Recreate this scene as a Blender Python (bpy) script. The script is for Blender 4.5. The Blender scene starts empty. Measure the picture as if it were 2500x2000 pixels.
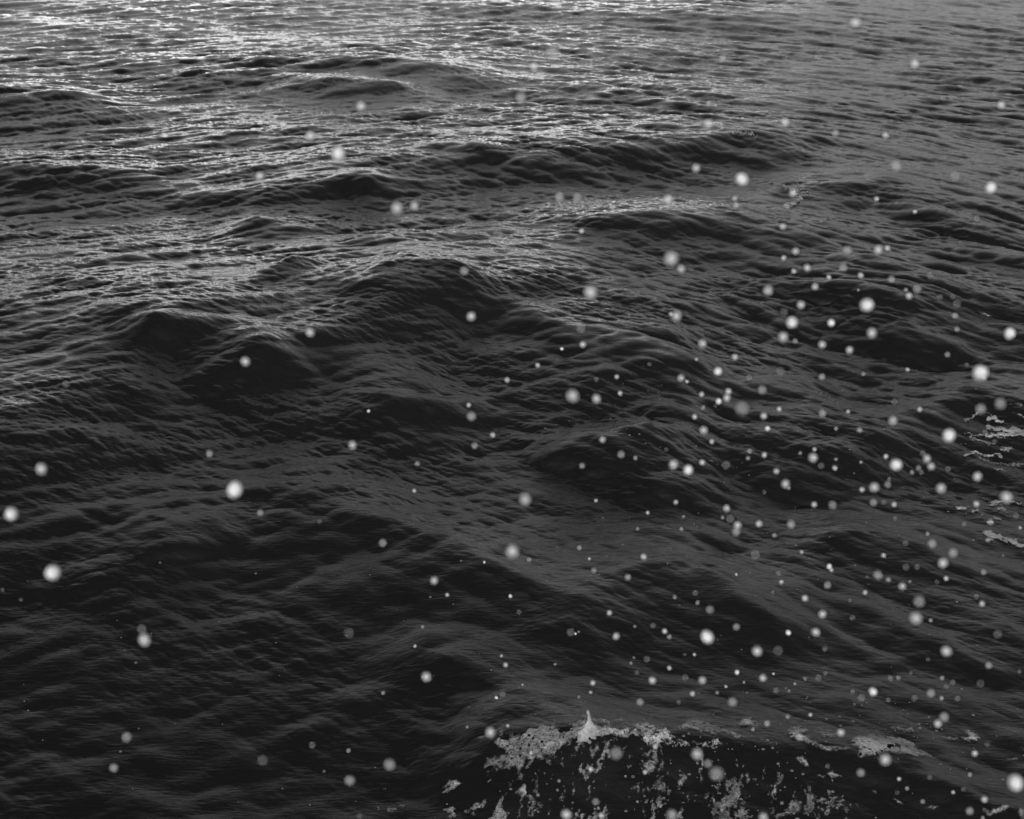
import bpy, math, random
import numpy as np
from mathutils import Vector, Matrix

# ------------------------------------------------------------------ camera, sky, sun, exposure
scene = bpy.context.scene
COL = scene.collection
CAM_H = 7.0
PITCH = math.radians(23.0)          # degrees below the horizon
LENS, SENSOR = 50.0, 36.0
FSTOP = 11.0
W0, H0 = 2156.0, 1725.0             # the photograph's working size used for measuring
cam_d = bpy.data.cameras.new('camera'); cam = bpy.data.objects.new('camera', cam_d); COL.objects.link(cam)
cam.location = (0, 0, CAM_H); cam.rotation_euler = (math.pi/2 - PITCH, 0, 0)
cam_d.lens = LENS; cam_d.sensor_width = SENSOR; cam_d.sensor_fit = 'HORIZONTAL'
cam_d.clip_start = 0.05; cam_d.clip_end = 6000
cam_d.dof.use_dof = True; cam_d.dof.focus_distance = 20.0; cam_d.dof.aperture_fstop = FSTOP
scene.camera = cam
FPX = LENS/SENSOR*W0

DECK_LO = .50
GAP_AZ, GAP_SA, GAP_Z, GAP_SZ, GAP_L = -7.0, 17.5, .03, .060, 19.0
SUN_EL, SUN_AZ = 19.0, -172.0       # azimuth from straight ahead: a veiled sun behind the camera
world = bpy.data.worlds.new('World'); scene.world = world; world.use_nodes = True
wn = world.node_tree.nodes; wl = world.node_tree.links
bg = wn['Background']
sky = wn.new('ShaderNodeTexSky'); sky.sky_type = 'NISHITA'; sky.sun_disc = False
sky.sun_elevation = math.radians(SUN_EL); sky.sun_rotation = math.radians(SUN_AZ)
sky.air_density = 1.6; sky.dust_density = 3.5; sky.ozone_density = 1.0
bw = wn.new('ShaderNodeRGBToBW')     # a black-and-white photograph: neutral sky
wl.new(sky.outputs[0], bw.inputs[0])
def wmath(op, a_, b_=None, c_=None):
    n_ = wn.new('ShaderNodeMath'); n_.operation = op
    for i_, v_ in enumerate((a_, b_, c_)):
        if v_ is None: continue
        if isinstance(v_, (int, float)): n_.inputs[i_].default_value = v_
        else: wl.new(v_, n_.inputs[i_])
    return n_.outputs[0]
wtc = wn.new('ShaderNodeTexCoord'); wmp = wn.new('ShaderNodeMapping'); wmp.inputs['Scale'].default_value = (1, 1, 2.2)
wno = wn.new('ShaderNodeTexNoise'); wno.inputs['Scale'].default_value = 3.0; wno.inputs['Detail'].default_value = 6; wno.inputs['Roughness'].default_value = .5
wl.new(wtc.outputs['Generated'], wmp.inputs[0]); wl.new(wmp.outputs[0], wno.inputs['Vector'])
wxyz = wn.new('ShaderNodeSeparateXYZ'); wl.new(wtc.outputs['Generated'], wxyz.inputs[0])
dx_, dy_, dz_ = wxyz.outputs
def wramp(v, f0, f1, t0, t1):
    n_ = wn.new('ShaderNodeMapRange'); n_.interpolation_type = 'SMOOTHSTEP'
    for i_, x_ in zip((1, 2, 3, 4), (f0, f1, t0, t1)): n_.inputs[i_].default_value = x_
    wl.new(v, n_.inputs[0]); return n_.outputs[0]
# a dark cloud deck overhead whose ragged edge lets the lighter sky show below it, ahead of the camera
edge = wmath('ADD', dz_, wmath('MULTIPLY', wmath('SUBTRACT', wno.outputs[0], .5), .55))
edge = wmath('ADD', edge, wmath('MULTIPLY', wmath('MINIMUM', dx_, .12), -.38))  # deck edge also brought lower on the left, shaped to darken lower-left reflections
deck = wramp(edge, .56, .66, 1.05, 0.0)
low_ = wramp(dx_, -.30, .10, DECK_LO*.30, DECK_LO)             # deck made darker to the left, added to dim the lower-left water
deck = wmath('MAXIMUM', deck, low_)
ahead = wramp(dy_, -.35, .15, 0.0, 1.0)
deck = wmath('ADD', wmath('MULTIPLY', deck, ahead), wmath('SUBTRACT', 1.0, ahead))
# the bright gap low in the clouds ahead and to the left
az = wmath('ARCTAN2', dx_, dy_)
ga = wmath('DIVIDE', wmath('SUBTRACT', az, math.radians(GAP_AZ)), math.radians(GAP_SA))
ge = wmath('DIVIDE', wmath('SUBTRACT', dz_, GAP_Z), GAP_SZ)
r2 = wmath('ADD', wmath('MULTIPLY', ga, ga), wmath('MULTIPLY', ge, ge))
gap = wmath('EXPONENT', wmath('MULTIPLY', wmath('POWER', r2, 3.0), -1.0))
gap = wmath('MULTIPLY', gap, wramp(wno.outputs[0], .36, .60, .5, 1.1))
tot = wmath('ADD', wmath('MULTIPLY', bw.outputs[0], deck), wmath('MULTIPLY', gap, GAP_L))
wl.new(tot, bg.inputs['Color'])
bg.inputs['Strength'].default_value = 0.15

sd = bpy.data.lights.new('sun', 'SUN'); sd.energy = 1.35; sd.angle = math.radians(12); sd.color = (1, 1, 1)
sun = bpy.data.objects.new('sun', sd); COL.objects.link(sun)
e, a = math.radians(SUN_EL), math.radians(SUN_AZ)
sdir = Vector((math.sin(a)*math.cos(e), math.cos(a)*math.cos(e), math.sin(e)))
sun.rotation_euler = sdir.to_track_quat('Z', 'Y').to_euler()
scene.view_settings.view_transform = 'Standard'; scene.view_settings.look = 'None'
scene.view_settings.gamma = 1.0; scene.view_settings.exposure = -0.12
scene.cycles.use_denoising = True
scene.cycles.max_bounces = 5
scene.cycles.sample_clamp_indirect = 3.0
scene.render.film_transparent = False

# ------------------------------------------------------------------ measuring helpers
cp, sp = math.cos(PITCH), math.sin(PITCH)
def ray(px, py):
    """direction through a measured point of the picture"""
    u = (px - W0/2)/FPX; v = -(py - H0/2)/FPX
    return np.array([u, cp + v*sp, -sp + v*cp])
def on_plane(px, py, z=0.0):
    d = ray(px, py); t = (CAM_H - z)/(-d[2])
    return d[0]*t, d[1]*t
def project(x, y, z):
    z = z - CAM_H
    depth = y*cp - z*sp
    up = y*sp + z*cp
    return x/depth*FPX + W0/2, H0/2 - up/depth*FPX

def tag(o, label=None, cat=None, group=None, kind=None):
    if label: o['label'] = label
    if cat: o['category'] = cat
    if group: o['group'] = group
    if kind: o['kind'] = kind
    return o

# ------------------------------------------------------------------ the shape of the sea
rng = np.random.default_rng(7)
def spectrum_tile(L, N, lmin, lmax, rms_slope, travel, spread, power, seed, chop=1.0):
    r = np.random.default_rng(seed)
    k1 = 2*np.pi*np.fft.fftfreq(N, L/N)
    kx, ky = np.meshgrid(k1, k1, indexing='xy')
    k = np.hypot(kx, ky); k[0, 0] = 1e-6
    th = np.arctan2(ky, kx)
    dirw = np.zeros_like(k)
    for ang, wt in travel:
        c = np.cos(th - math.radians(ang))
        dirw += wt*np.where(c > 0, c, 0)**spread
    amp = k**(-power)*dirw
    kmin, kmax = 2*np.pi/lmax, 2*np.pi/lmin
    amp *= np.clip((k/kmin - 0.75)/0.5, 0, 1)*np.clip((1.3 - k/kmax)/0.6, 0, 1)
    amp[0, 0] = 0
    sp_ = amp*(r.normal(size=k.shape) + 1j*r.normal(size=k.shape))
    h = np.fft.ifft2(sp_)
    hx = np.fft.ifft2(sp_*(1j*kx)).real; hy = np.fft.ifft2(sp_*(1j*ky)).real
    dx = np.fft.ifft2(sp_*(-1j)*(-kx/k)).real; dy = np.fft.ifft2(sp_*(-1j)*(-ky/k)).real
    s = rms_slope/math.sqrt((hx**2 + hy**2).mean())
    # Gerstner: points move towards the crests
    hh = h.real*s
    return (L, N, np.stack([hh, -chop*dx*s, -chop*dy*s], -1).astype(np.float32))

def sample_tile(tile, x, y):
    L, N, A = tile
    fx = (x/L*N) % N; fy = (y/L*N) % N
    ix = np.floor(fx).astype(np.int32); iy = np.floor(fy).astype(np.int32)
    tx = (fx - ix)[..., None].astype(np.float32); ty = (fy - iy)[..., None].astype(np.float32)
    ix %= N; iy %= N; jx = (ix + 1) % N; jy = (iy + 1) % N
    return ((A[iy, ix]*(1-tx) + A[iy, jx]*tx)*(1-ty) + (A[jy, ix]*(1-tx) + A[jy, jx]*tx)*ty)

# travel directions in degrees (x right, y away): most waves come towards the camera and to the left
T_SWELL = spectrum_tile(83.0, 1024, 3.0, 12.0, 0.035, [(-118, 1.0), (-70, .5)], 8, 2.0, 11, 1.0)
T_CHOP  = spectrum_tile(31.3, 2048, 0.19, 1.9, 0.175, [(-130, 1.0), (-105, .4)], 9, 1.7, 23, 1.5)
T_CROSS = spectrum_tile(27.1, 2048, 0.20, 2.1, 0.17, [(-60, 1.0), (-85, .5)], 9, 1.7, 29, 1.5)
T_RIP   = spectrum_tile(9.7, 2048, 0.05, 0.26, 0.16, [(-124, 1.0), (-68, .55)], 8, 1.8, 31, 1.25)
T_FINE  = spectrum_tile(2.9, 1024, 0.018, 0.08, 0.085, [(-100, 1.0), (-85, .7)], 3, 1.9, 47, 0.8)

# the large waves one can point at, as crest lines: (px, py, height), front width, back width
RIDGES = [
 ([(-260,1040,.5),(0,895,.66),(110,835,.70),(215,765,.76),(290,695,.82),(340,664,.92),(410,684,.86),(540,700,.84),(640,692,.78),
   (760,660,.76),(860,608,.80),(950,592,.80),(1040,592,.76),(1120,625,.66),(1185,690,.62),(1270,750,.54),(1400,805,.36),(1540,840,.12)], 1.9, 5.8),
 ([(1060,560,.2),(1200,590,.35),(1330,640,.38),(1470,700,.34),(1620,760,.2)], .9, 1.6),
 ([(-100,1180,.15),(60,1140,.22),(200,1095,.28),(340,1078,.30),(480,1035,.32),(600,1008,.38),(650,1030,.40),(700,1062,.40),(780,1098,.40),
   (870,1117,.40),(950,1150,.36),(1100,1232,.30),(1250,1285,.28),(1420,1340,.12)], 1.1, 1.2),
 ([(1120,520,.2),(1200,492,.4),(1290,470,.55),(1400,460,.6),(1500,466,.55),(1600,492,.5),(1750,545,.45),(1900,600,.4),(2050,650,.3),(2300,730,.2)], 1.5, 3.4),
 ([(1480,430,.2),(1600,405,.4),(1700,392,.5),(1790,372,.58),(1850,370,.58),(1920,405,.5),(2000,455,.45),(2156,535,.4),(2400,640,.3)], 1.6, 2.6),
 ([(380,360,.2),(560,345,.35),(750,330,.45),(980,320,.55),(1150,312,.62),(1300,302,.6),(1500,291,.5),(1600,286,.5),(1720,292,.35),(1900,300,.2)], 1.7, 5.0),
 ([(330,425,.2),(450,405,.35),(560,393,.45),(660,380,.5),(740,376,.5),(790,390,.45),(860,415,.3)], 1.2, 3.5),
 ([(300,130,.1),(520,121,.25),(640,116,.4),(800,122,.45),(880,124,.45),(960,142,.35),(1080,165,.1)], 1.8, 2.2),
 ([(420,150,.2),(600,152,.3),(700,160,.45),(800,168,.45),(860,190,.3),(950,215,.1)], 1.5, 2.0),
 ([(-150,185,.4),(0,186,.42),(120,192,.4),(230,205,.1)], 1.6, 2.4),
 ([(-150,330,.3),(0,338,.45),(160,345,.45),(280,372,.35),(380,402,.2)], 1.6, 2.6),
 ([(1470,978,.12),(1600,955,.25),(1720,935,.28),(1850,905,.28),(1990,862,.24),(2200,815,.2)], .7, 1.5),
 ([(330,930,.08),(430,905,.18),(520,903,.2),(600,916,.16),(700,930,.08)], .5, .8),
 ([(860,1640,.03),(940,1595,.14),(1020,1562,.26),(1100,1540,.34),(1180,1525,.40),(1238,1512,.45),(1300,1520,.42),(1400,1522,.40),(1560,1540,.36),(1700,1570,.32),
   (1850,1596,.28),(1980,1610,.26),(2160,1680,.22),(2300,1760,.18)], .72, .8),
 ([(240,715,.0),(300,682,.07),(340,660,.15),(385,682,.07),(450,700,.0)], .6, .7),
 ([(460,712,.0),(540,694,.12),(620,706,.0)], .6, .7),

 ([(720,395,.0),(768,372,.16),(830,405,.0)], .6, .7), ([(950,322,.0),(1005,305,.12),(1060,322,.0)], .7, .8),
 ([(580,570,.0),(610,545,.2),(665,575,.0)], .5, .6), ([(90,1240,.0),(200,1225,.12),(330,1150,.16),(420,1130,.12),(520,1160,.0)], .5, .5),
 ([(700,560,.0),(820,540,.25),(960,560,.2),(1050,580,.0)], .7, .9),
 ([(430,480,.0),(560,455,.22),(700,470,.0)], .8, 1.0),
 ([(700,830,.0),(800,800,.18),(920,850,.22),(1040,910,.0)], .7, .8), ([(1080,960,.0),(1200,960,.15),(1400,1010,.18),(1560,1060,.0)], .7, .8),
 ([(1600,560,.0),(1760,600,.28),(1900,660,.25),(2050,740,.0)], .9, 1.2), ([(1250,880,.0),(1340,900,.26),(1520,930,.0)], .6, .8), ([(1260,1150,.0),(1400,1195,.2),(1600,1290,.16),(1760,1330,.0)], .5, .7), ([(780,1360,.0),(900,1370,.13),(1100,1450,.13),(1250,1500,.0)], .45, .6), ([(1620,1120,.0),(1760,1130,.18),(1950,1170,.15),(2100,1230,.0)], .5, .8),
 ([(1300,660,.0),(1450,760,.22),(1650,830,.18),(1800,850,.0)], .7, 1.0),
 ([(1860,830,.05),(1950,860,.2),(2030,850,.3),(2156,840,.35),(2300,835,.35)], .8, 1.5),
 ([(1300,34,.1),(1500,22,.3),(1700,30,.3),(1900,60,.15)], 3.0, 5.0),
]
GX0, GX1, GY0, GY1, GS = -26.0, 26.0, 5.0, 75.0, 0.05
gx = np.arange(GX0, GX1, GS); gy = np.arange(GY0, GY1, GS)
GXX, GYY = np.meshgrid(gx, gy, indexing='xy')
RH = np.zeros_like(GXX, dtype=np.float32)
def wobble(x, y, s, seed):
    r = np.random.default_rng(seed); o = 0
    for i in range(5):
        a_ = r.uniform(0, 6.28); k_ = 2*np.pi/(s*r.uniform(.6, 1.6))
        o = o + np.sin(k_*(x*np.cos(a_) + y*np.sin(a_)) + r.uniform(0, 6.28))
    return o/3.0
WX = GXX + .10*wobble(GXX, GYY, 2.2, 3); WY = GYY + .16*wobble(GXX, GYY, 1.7, 4)
BIG = None
def on_big(px, py, h):
    z = h
    for _ in range(4):
        x, y = on_plane(px, py, z)
        ix = min(max(int((x-GX0)/GS), 0), len(gx)-1); iy = min(max(int((y-GY0)/GS), 0), len(gy)-1)
        z = h + float(BIG[iy, ix])
    return x, y
for pts, wf, wb in sorted(RIDGES, key=lambda r_: min(p[2] for p in r_[0]) == 0):
    small = min(p[2] for p in pts) == 0
    if small and BIG is None: BIG = RH.copy()
    P = [(*(on_big(px, py, hh) if small else on_plane(px, py, hh)), hh) for px, py, hh in pts]
    xs = [p[0] for p in P]; ys = [p[1] for p in P]
    m = 5*max(wf, wb)
    ax0 = max(0, int((min(xs) - m - GX0)/GS)); ax1 = min(len(gx), int((max(xs) + m - GX0)/GS) + 1)
    ay0 = max(0, int((min(ys) - m - GY0)/GS)); ay1 = min(len(gy), int((max(ys) + m - GY0)/GS) + 1)
    if ax1 <= ax0 or ay1 <= ay0: continue
    X = WX[ay0:ay1, ax0:ax1]; Y = WY[ay0:ay1, ax0:ax1]
    best = np.full(X.shape, 1e9); sgn = np.zeros(X.shape); hgt = np.zeros(X.shape); over = np.zeros(X.shape); wt = np.zeros(X.shape)
    nseg = len(P) - 1
    for i in range(nseg):
        x0, y0, h0 = P[i]; x1, y1, h1 = P[i+1]
        dx, dy = x1-x0, y1-y0; L2 = dx*dx + dy*dy + 1e-9
        traw = ((X-x0)*dx + (Y-y0)*dy)/L2
        t = np.clip(traw, 0, 1)
        qx, qy = X - x0 - t*dx, Y - y0 - t*dy
        d = np.hypot(qx, qy)
        w8 = (d + .06)**-8.0; wt += w8
        s = np.clip((dx*(Y-y0) - dy*(X-x0))/math.sqrt(L2)*(1 if dx >= 0 else -1)/(d + 1e-6), -1, 1)
        best = np.minimum(best, d); sgn += w8*s; hgt += w8*(h0 + (h1-h0)*t)
        ov = np.zeros(X.shape)
        if i == 0: ov = np.where(traw < 0, -traw*math.sqrt(L2), 0)
        if i == nseg-1: ov = np.where(traw > 1, (traw-1)*math.sqrt(L2), ov)
        over += w8*ov
    sgn /= wt; hgt /= wt; over /= wt
    w = wf + (wb - wf)*(.5 + .5*sgn)
    eps = (.04 if small else .07)*w
    prof = np.exp(-((np.sqrt(best**2 + eps**2) - eps)/w)**1.25)
    prof = prof*np.exp(-(over/1.6)**2)
    old, new = RH[ay0:ay1, ax0:ax1], (np.clip(hgt, 0, 2)*prof).astype(np.float32)
    RH[ay0:ay1, ax0:ax1] = old + new if small else (old**3 + new**3)**(1/3)
# soften by a small blur so nothing creases
for _ in range(2):
    RH[1:-1] = .25*RH[:-2] + .5*RH[1:-1] + .25*RH[2:]
    RH[:, 1:-1] = .25*RH[:, :-2] + .5*RH[:, 1:-1] + .25*RH[:, 2:]
def ridge(x, y):
    fx = np.clip((x - GX0)/GS, 0, len(gx)-1.001); fy = np.clip((y - GY0)/GS, 0, len(gy)-1.001)
    ix = fx.astype(np.int32); iy = fy.astype(np.int32); tx = fx-ix; ty = fy-iy
    v = (RH[iy, ix]*(1-tx) + RH[iy, ix+1]*tx)*(1-ty) + (RH[iy+1, ix]*(1-tx) + RH[iy+1, ix+1]*tx)*ty
    edge = np.clip((x-GX0)/4, 0, 1)*np.clip((GX1-x)/4, 0, 1)*np.clip((y-GY0)/1.5, 0, 1)*np.clip((GY1-y)/8, 0, 1)
    return v*edge

def sea(x, y):
    """displaced surface point above the undisturbed point (x, y)"""
    rr = np.hypot(x, y)
    far = np.clip(1.3 - rr/260.0, 0.0, 1)
    s = sample_tile(T_SWELL, x, y)*np.clip(2.2 - rr/900, .0, 1)[..., None]
    # a rotated second look-up hides the repeat of the chop tile
    side = np.tanh((x - .05*y)/4.0)
    c1 = sample_tile(T_CHOP, x, y)*(.80 + .28*side)[..., None] + sample_tile(T_CROSS, x, y)*(.66 - .30*side)[..., None]
    patch = (.85 + .30*wobble(x, y, 9.0, 9))
    calm = np.clip((y - 5.0)/9.5, .64, 1.0)*(1 + .12*np.clip((rr - 22)/22, 0, 1))
    cw = (far*np.clip(patch, .45, 1.35))*calm
    f3 = np.clip((80 - rr)/40, 0, 1)*np.clip(.95 + .65*wobble(x, y, 3.1, 12), .25, 1.6)
    f4 = np.clip((26 - rr)/11, 0, 1)*np.clip(.9 + .55*wobble(x, y, 1.3, 14), .15, 1.7)
    d = s + c1*cw[..., None]
    m = rr < 82
    out = d
    if m.any():
        xx = x + d[..., 1]*0.6; yy = y + d[..., 2]*0.6
        t3 = sample_tile(T_RIP, xx, yy)*f3[..., None]
        t4 = sample_tile(T_FINE, xx, yy)*f4[..., None]
        out = d + t3 + t4
        out = d + (t3 + t4)*np.clip((rr - 7.0)/11.0, .30, 1.0)[..., None]
    R = ridge(x, y)
    return x + out[..., 1], y + out[..., 2], out[..., 0] + R

# ------------------------------------------------------------------ materials
def new_mat(name):
    m = bpy.data.materials.new(name); m.use_nodes = True
    nt = m.node_tree; return m, nt.nodes, nt.links, nt.nodes['Principled BSDF']
def node(ns, t, **kw):
    n = ns.new(t)
    for k_, v in kw.items():
        if k_ in n.inputs.keys(): n.inputs[k_].default_value = v
        else: setattr(n, k_, v)
    return n

def water_material():
    m, ns, ls, b = new_mat('sea_water')
    b.inputs['Base Color'].default_value = (.010, .010, .010, 1)
    b.inputs['Roughness'].default_value = .06
    b.inputs['IOR'].default_value = 1.333
    tc = ns.new('ShaderNodeTexCoord')
    mp = node(ns, 'ShaderNodeMapping'); mp.inputs['Rotation'].default_value = (0, 0, math.radians(26)); mp.inputs['Scale'].default_value = (.35, 1.7, 1)
    ls.new(tc.outputs['Object'], mp.inputs[0])
    n1 = node(ns, 'ShaderNodeTexNoise', Scale=20.0, Detail=4.0, Roughness=.62, Distortion=.5); ls.new(mp.outputs[0], n1.inputs['Vector'])
    n2 = node(ns, 'ShaderNodeTexNoise', Scale=1.1, Detail=3.0, Roughness=.5); ls.new(tc.outputs['Object'], n2.inputs['Vector'])
    mr = node(ns, 'ShaderNodeMapRange'); mr.inputs['From Min'].default_value = .35; mr.inputs['From Max'].default_value = .65
    mr.inputs['To Min'].default_value = .6; mr.inputs['To Max'].default_value = 1.0
    ls.new(n2.outputs[0], mr.inputs[0])
    bp = node(ns, 'ShaderNodeBump', Strength=.55, Distance=.03)
    ls.new(n1.outputs[0], bp.inputs['Height'])
    st = node(ns, 'ShaderNodeMath', operation='MULTIPLY'); st.inputs[1].default_value = .28
    ls.new(mr.outputs[0], st.inputs[0]); ls.new(st.outputs[0], bp.inputs['Strength'])
    ls.new(bp.outputs[0], b.inputs['Normal'])
    return m

def foam_material(name, gain=3.0, col=.42, scale=42.0, hole=.5, solid=False, sharp=.6, nz=3.2):
    """wet froth: cover thins out towards the edges (the mesh carries its thickness), with open bubbles"""
    m, ns, ls, b = new_mat(name)
    tc = ns.new('ShaderNodeTexCoord')
    v = node(ns, 'ShaderNodeTexVoronoi', Scale=scale); ls.new(tc.outputs['Object'], v.inputs['Vector'])
    v2 = node(ns, 'ShaderNodeTexVoronoi', Scale=scale*2.3); ls.new(tc.outputs['Object'], v2.inputs['Vector'])
    n = node(ns, 'ShaderNodeTexNoise', Scale=7.0, Detail=8.0, Roughness=.68); ls.new(tc.outputs['Object'], n.inputs['Vector'])
    cr = ns.new('ShaderNodeValToRGB')
    cr.color_ramp.elements[0].position = .33; cr.color_ramp.elements[0].color = (col*.40,)*3 + (1,)
    cr.color_ramp.elements[1].position = .70; cr.color_ramp.elements[1].color = (col,)*3 + (1,)
    ls.new(n.outputs[0], cr.inputs[0]); ls.new(cr.outputs[0], b.inputs['Base Color'])
    b.inputs['Roughness'].default_value = .4
    def mt(op, a_, b_=None):
        q = ns.new('ShaderNodeMath'); q.operation = op
        for i_, x_ in enumerate((a_, b_)):
            if x_ is None: continue
            if isinstance(x_, (int, float)): q.inputs[i_].default_value = x_
            else: ls.new(x_, q.inputs[i_])
        return q.outputs[0]
    bp = node(ns, 'ShaderNodeBump', Strength=.7, Distance=.010)
    ls.new(mt('ADD', mt('ADD', v.outputs['Distance'], v2.outputs['Distance']), mt('MULTIPLY', n.outputs[0], 1.5)), bp.inputs['Height']); ls.new(bp.outputs[0], b.inputs['Normal'])
    if not solid:
        at = ns.new('ShaderNodeAttribute'); at.attribute_name = 'cover'
        sx = ns.new('ShaderNodeSeparateColor'); ls.new(v.outputs['Color'], sx.inputs[0])
        sx2 = ns.new('ShaderNodeSeparateColor'); ls.new(v2.outputs['Color'], sx2.inputs[0])
        big = mt('MULTIPLY', mt('SUBTRACT', mt('MULTIPLY', mt('POWER', sx.outputs[0], 3.0), hole), v.outputs['Distance']), 14.0)
        sml = mt('MULTIPLY', mt('SUBTRACT', mt('MULTIPLY', sx2.outputs[0], hole), v2.outputs['Distance']), 9.0)
        open_ = mt('MAXIMUM', mt('MAXIMUM', big, sml), 0.0)
        cov = mt('ADD', mt('MULTIPLY', at.outputs['Fac'], gain), mt('MULTIPLY', mt('SUBTRACT', n.outputs[0], .52), nz))
        mr = node(ns, 'ShaderNodeMapRange'); mr.inputs[1].default_value = 0.0; mr.inputs[2].default_value = sharp
        ls.new(mt('SUBTRACT', cov, open_), mr.inputs[0]); ls.new(mr.outputs[0], b.inputs['Alpha'])
    return m

def droplet_material():
    m, ns, ls, b = new_mat('white_spray')
    b.inputs['Base Color'].default_value = (.82, .82, .82, 1); b.inputs['Roughness'].default_value = .7
    tr = node(ns, 'ShaderNodeBsdfTranslucent'); tr.inputs[0].default_value = (.9, .9, .9, 1)
    mx = ns.new('ShaderNodeMixShader'); mx.inputs[0].default_value = .15
    ls.new(b.outputs[0], mx.inputs[1]); ls.new(tr.outputs[0], mx.inputs[2])
    ls.new(mx.outputs[0], ns['Material Output'].inputs['Surface'])
    return m
M_WATER = water_material()
M_RAFT = foam_material('raft_foam', 3.6, .52, 34.0, .55, sharp=2.0)
M_LACE = foam_material('lace_foam', 3.2, .58, 30.0, .50, sharp=3.2)
M_SPLASH = foam_material('splash_foam', 2.2, .75, 45.0, .6, sharp=2.2)
M_DROP = droplet_material()
M_SIDE = foam_material('streak_foam', 3.5, .5, 26.0, .45, sharp=2.0, nz=1.8)

# ------------------------------------------------------------------ water sheet, out to the horizon
def build_water():
    half = math.degrees(math.atan(.5*SENSOR/LENS)) + 5.0
    th = np.concatenate([np.linspace(-180, -half-1, 70, endpoint=False), np.linspace(-half-1, half+1, 1250), np.linspace(half+1, 180, 71)[1:-1]])
    # elevation rows: even in angle below the horizon, then out to the horizon
    dep = np.radians(np.linspace(44, 4.6, 1500))
    r = CAM_H/np.tan(dep)
    r = np.concatenate([np.linspace(.6, r[0], 24, endpoint=False), r, np.geomspace(r[-1]*1.02, 5000, 60)])
    T, R = np.meshgrid(np.radians(th), r, indexing='xy')
    x = R*np.sin(T); y = R*np.cos(T)
    X, Y, Z = sea(x, y)
    nr, nt = X.shape
    co = np.empty((nr*nt, 3), np.float32); co[:, 0] = X.ravel(); co[:, 1] = Y.ravel(); co[:, 2] = Z.ravel()
    i = np.arange(nr-1)[:, None]*nt; j = np.arange(nt)[None, :]; j2 = (j+1) % nt
    q = np.stack([i+j, i+nt+j, i+nt+j2, i+j2], -1).reshape(-1, 4)   # normals up
    me = bpy.data.meshes.new('sea')
    me.vertices.add(len(co)); me.vertices.foreach_set('co', co.ravel())
    me.loops.add(q.size); me.loops.foreach_set('vertex_index', q[:, ::-1].ravel().astype(np.int32))
    me.polygons.add(len(q)); me.polygons.foreach_set('loop_start', (np.arange(len(q))*4).astype(np.int32))
    me.polygons.foreach_set('use_smooth', np.ones(len(q), bool))
    me.update(calc_edges=True)
    me.materials.append(M_WATER)
    o = bpy.data.objects.new('sea_water', me); COL.objects.link(o); o['kind'] = 'structure'
    return o
build_water()

# ------------------------------------------------------------------ foam
def make_noise(N=1024, seed=5, p=1.7):
    r = np.random.default_rng(seed)
    k1 = np.fft.fftfreq(N)*N; kx, ky = np.meshgrid(k1, k1); k = np.hypot(kx, ky); k[0, 0] = 1
    f = (r.normal(size=k.shape) + 1j*r.normal(size=k.shape))*k**(-p)*(k > 5); f[0, 0] = 0
    h = np.fft.ifft2(f).real; return (h/h.std()).astype(np.float32)[..., None]
NZ = make_noise()
def fbm(x, y, size, off=0.0):
    """fractal noise, lumps about `size` metres across, spread about +-1"""
    return sample_tile((size*12.0, 1024, NZ), x + off*1.7 + 400, y + off*2.3 + 400)[..., 0]
def poly_sd(px, py, P):
    """distance inside a closed outline, in measured pixels (negative outside)"""
    d = np.full(px.shape, 1e9); ins = np.zeros(px.shape, bool); n = len(P)
    for i in range(n):
        x0, y0 = P[i]; x1, y1 = P[(i+1) % n]; dx, dy = x1-x0, y1-y0
        t = np.clip(((px-x0)*dx + (py-y0)*dy)/(dx*dx + dy*dy + 1e-9), 0, 1)
        d = np.minimum(d, np.hypot(px-x0-t*dx, py-y0-t*dy))
        c = ((y0 > py) != (y1 > py)) & (px < (x1-x0)*(py-y0)/(y1-y0 + 1e-12) + x0)
        ins ^= c
    return np.where(ins, d, -d)
def stroke_sd(px, py, P, w):
    d = np.full(px.shape, 1e9)
    for (x0, y0), (x1, y1) in zip(P[:-1], P[1:]):
        dx, dy = x1-x0, y1-y0
        t = np.clip(((px-x0)*dx + (py-y0)*dy)/(dx*dx + dy*dy + 1e-9), 0, 1)
        d = np.minimum(d, np.hypot(px-x0-t*dx, py-y0-t*dy))
    return w - d
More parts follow.
